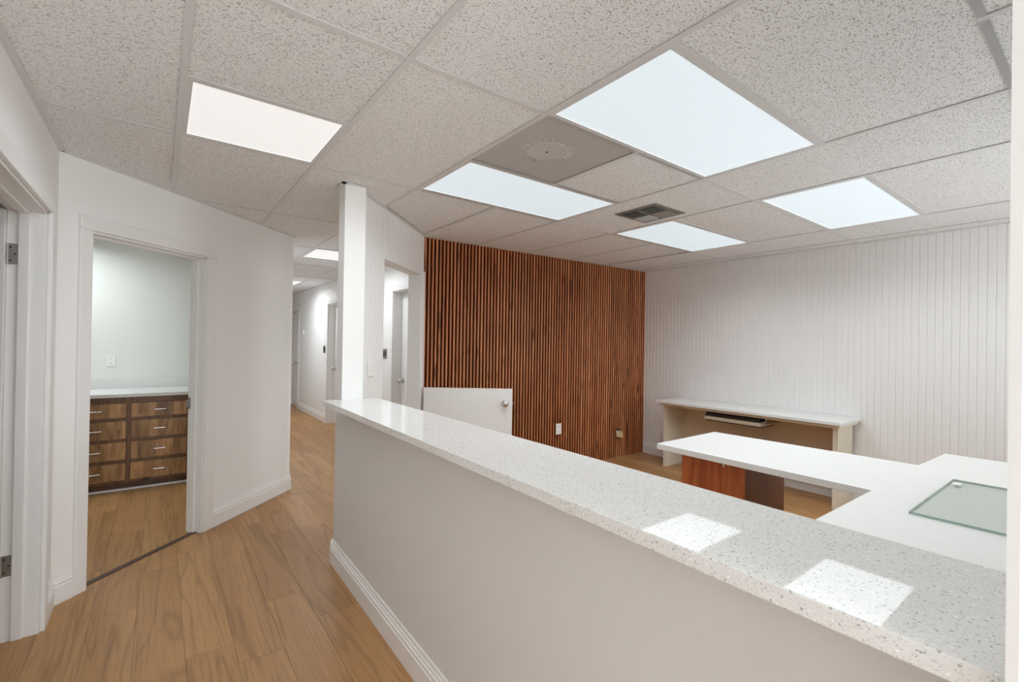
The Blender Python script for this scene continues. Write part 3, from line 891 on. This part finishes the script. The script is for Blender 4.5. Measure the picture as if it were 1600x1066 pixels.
# ------------------------------------------------------------------ cabinet room: drawers, counter, backsplash
cab = tag(empty('drawer_cabinet', (-.64, 5.46, 0)), 'rustic brown drawer cabinet seen through the angled doorway', 'cabinet')
CXO = -.64
MB().box(-.45, .92, .012, .595, .075, .852).build('body', M['rustic'], cab)
MB().box(-.45, .92, .06, .595, 0, .075).build('toe_kick', M['kick'], cab)
MB().box(-.45, .92, .045, .06, 0, .016).build('quarter_round', M['trim'], cab)
rows = [(.667, .795), (.478, .636), (.290, .446), (.104, .256)]
for xa, xb in ((-.43, -.015), (.0, .408), (.445, .858)):
    for z0, z1 in rows:
        w2 = (xb - xa) / 2
        dr = MB().box(-w2, w2, -.010, .0118, -(z1 - z0) / 2, (z1 - z0) / 2).build('drawer', M['stave'], cab, ((xa + xb) / 2, 0, (z0 + z1) / 2), bevel=.002)
        hx = 0.0 if xa > .2 else -.005
        hb = MB().cyl((hx - .042, -.034, .0), (1, 0, 0), .0068, .084, 12)
        for q in (-.032, .032):
            hb.cyl((hx + q, -.034, 0), (0, 1, 0), .0045, .025, 10)
        hb.build('handle', M['chrome'], dr, smooth=True)
ct = tag(MB().box(-1.1, .856, 5.425, 6.058, .8525, .883).box(-1.1, .856, 6.036, 6.058, .883, .982).build('countertop', M['desk_quartz'], None, bevel=.002),
         'white stone countertop with low backsplash over the rustic drawers', 'countertop')

# ------------------------------------------------------------------ wall plates
def outlet(loc, rz, label, group, w=.07, h=.115, kind='outlet'):
    t = tag(empty('wall_outlet' if kind == 'outlet' else 'light_switch', loc, rz), label, 'outlet' if kind == 'outlet' else 'light switch', group)
    MB().box(-w / 2, w / 2, -.006, 0, -h / 2, h / 2).build('plate', M['plastic'], t, bevel=.002)
    if kind == 'outlet':
        for dz in (-.026, .026):
            so = MB().cyl((0, -.006, dz), (0, -1, 0), .017, .002, 18).build('socket', M['plastic'], t)
            MB().box(-.008, -.006, -.0086, -.008, dz - .002, dz + .008).box(.005, .007, -.0086, -.008, dz - .002, dz + .006).cyl((0, -.008, dz - .009), (0, -1, 0), .0022, .0006, 8).build('slot', M['dark'], so)
    return t
outlet((-.38, 6.06, 1.16), 0, 'white double outlet on the cabinet room wall above the backsplash', None)
o2 = outlet((3.572, 3.838, .444), SANG, 'white outlet on the slat wall near the half door', None, .078, .12)
# double switch on the beadboard wall
sx_, sy_ = bpt(.168, 0)
sw = tag(empty('light_switch', (sx_, sy_, 1.212), BANG), 'white two-gang rocker switch on the beadboard beside the column', 'light switch')
MB().box(-.052, .052, -.007, 0, -.058, .058).build('plate', M['plastic'], sw, bevel=.002)
for dx in (-.024, .024):
    MB().add([(dx - .016, -.007, -.033), (dx + .016, -.007, -.033), (dx + .016, -.007, .033), (dx - .016, -.007, .033), (dx - .016, -.009, -.033), (dx + .016, -.009, -.033), (dx + .016, -.013, .033), (dx - .016, -.013, .033)],
             [(0, 1, 2, 3), (7, 6, 5, 4), (0, 4, 5, 1), (1, 5, 6, 2), (2, 6, 7, 3), (3, 7, 4, 0)]).build('rocker', M['plastic'], sw)
# dangling brass plate on the slats
bp = tag(empty('outlet_cover', (4.565, 3.822, .288), SANG), 'brass-coloured cover plate hanging askew low on the slat wall by the corner', 'outlet cover')
pl = MB().box(-.058, .058, -.004, .0, -.04, .04).build('plate', M['brass'], bp, bevel=.0015)
pl.rotation_euler = (math.radians(-18), math.radians(14), 0)
pl.location = (0, -.022, 0)
MB().box(-.03, .028, -.010, .004, .01, .062).build('box_opening', M['dark'], bp)
# dark steel switch plates in the hall
for yy, lab in ((5.60, 'dark steel switch plate on the hall wall seen through the beadboard doorway'), (8.29, 'dark steel switch plate on the hall wall left of the column')):
    t = tag(empty('light_switch', (HR, yy, 1.237), -math.pi / 2), lab, 'light switch', 'hall switch plates')
    MB().box(-.058, .058, -.007, 0, -.062, .062).build('plate', M['steel'], t, bevel=.0015)
    for dx in (-.026, .026):
        MB().box(dx - .012, dx + .012, -.011, -.007, -.034, .034).build('rocker', M['tray_dark'], t, bevel=.001)
th = tag(empty('thermostat', (HR, 9.79, 1.535), -math.pi / 2), 'small round white thermostat high on the far hall wall', 'thermostat')
MB().lathe((0, 0, 0), (0, -1, 0), [(0, .062), (.012, .062), (.02, .054), (.024, .045)], 28).build('body', M['plastic'], th, smooth=True)
MB().box(-.10, -.066, -.012, 0, .0, .05).build('dial', M['steel'], th, bevel=.002)
MB().cyl((0, -.0242, -.01), (0, -1, 0), .016, .002, 18).build('button', M['steel'], th)
ho = outlet((HR - .002, 10.06, .30), -math.pi / 2, 'small white outlet low on the far hall wall by the last door', None)
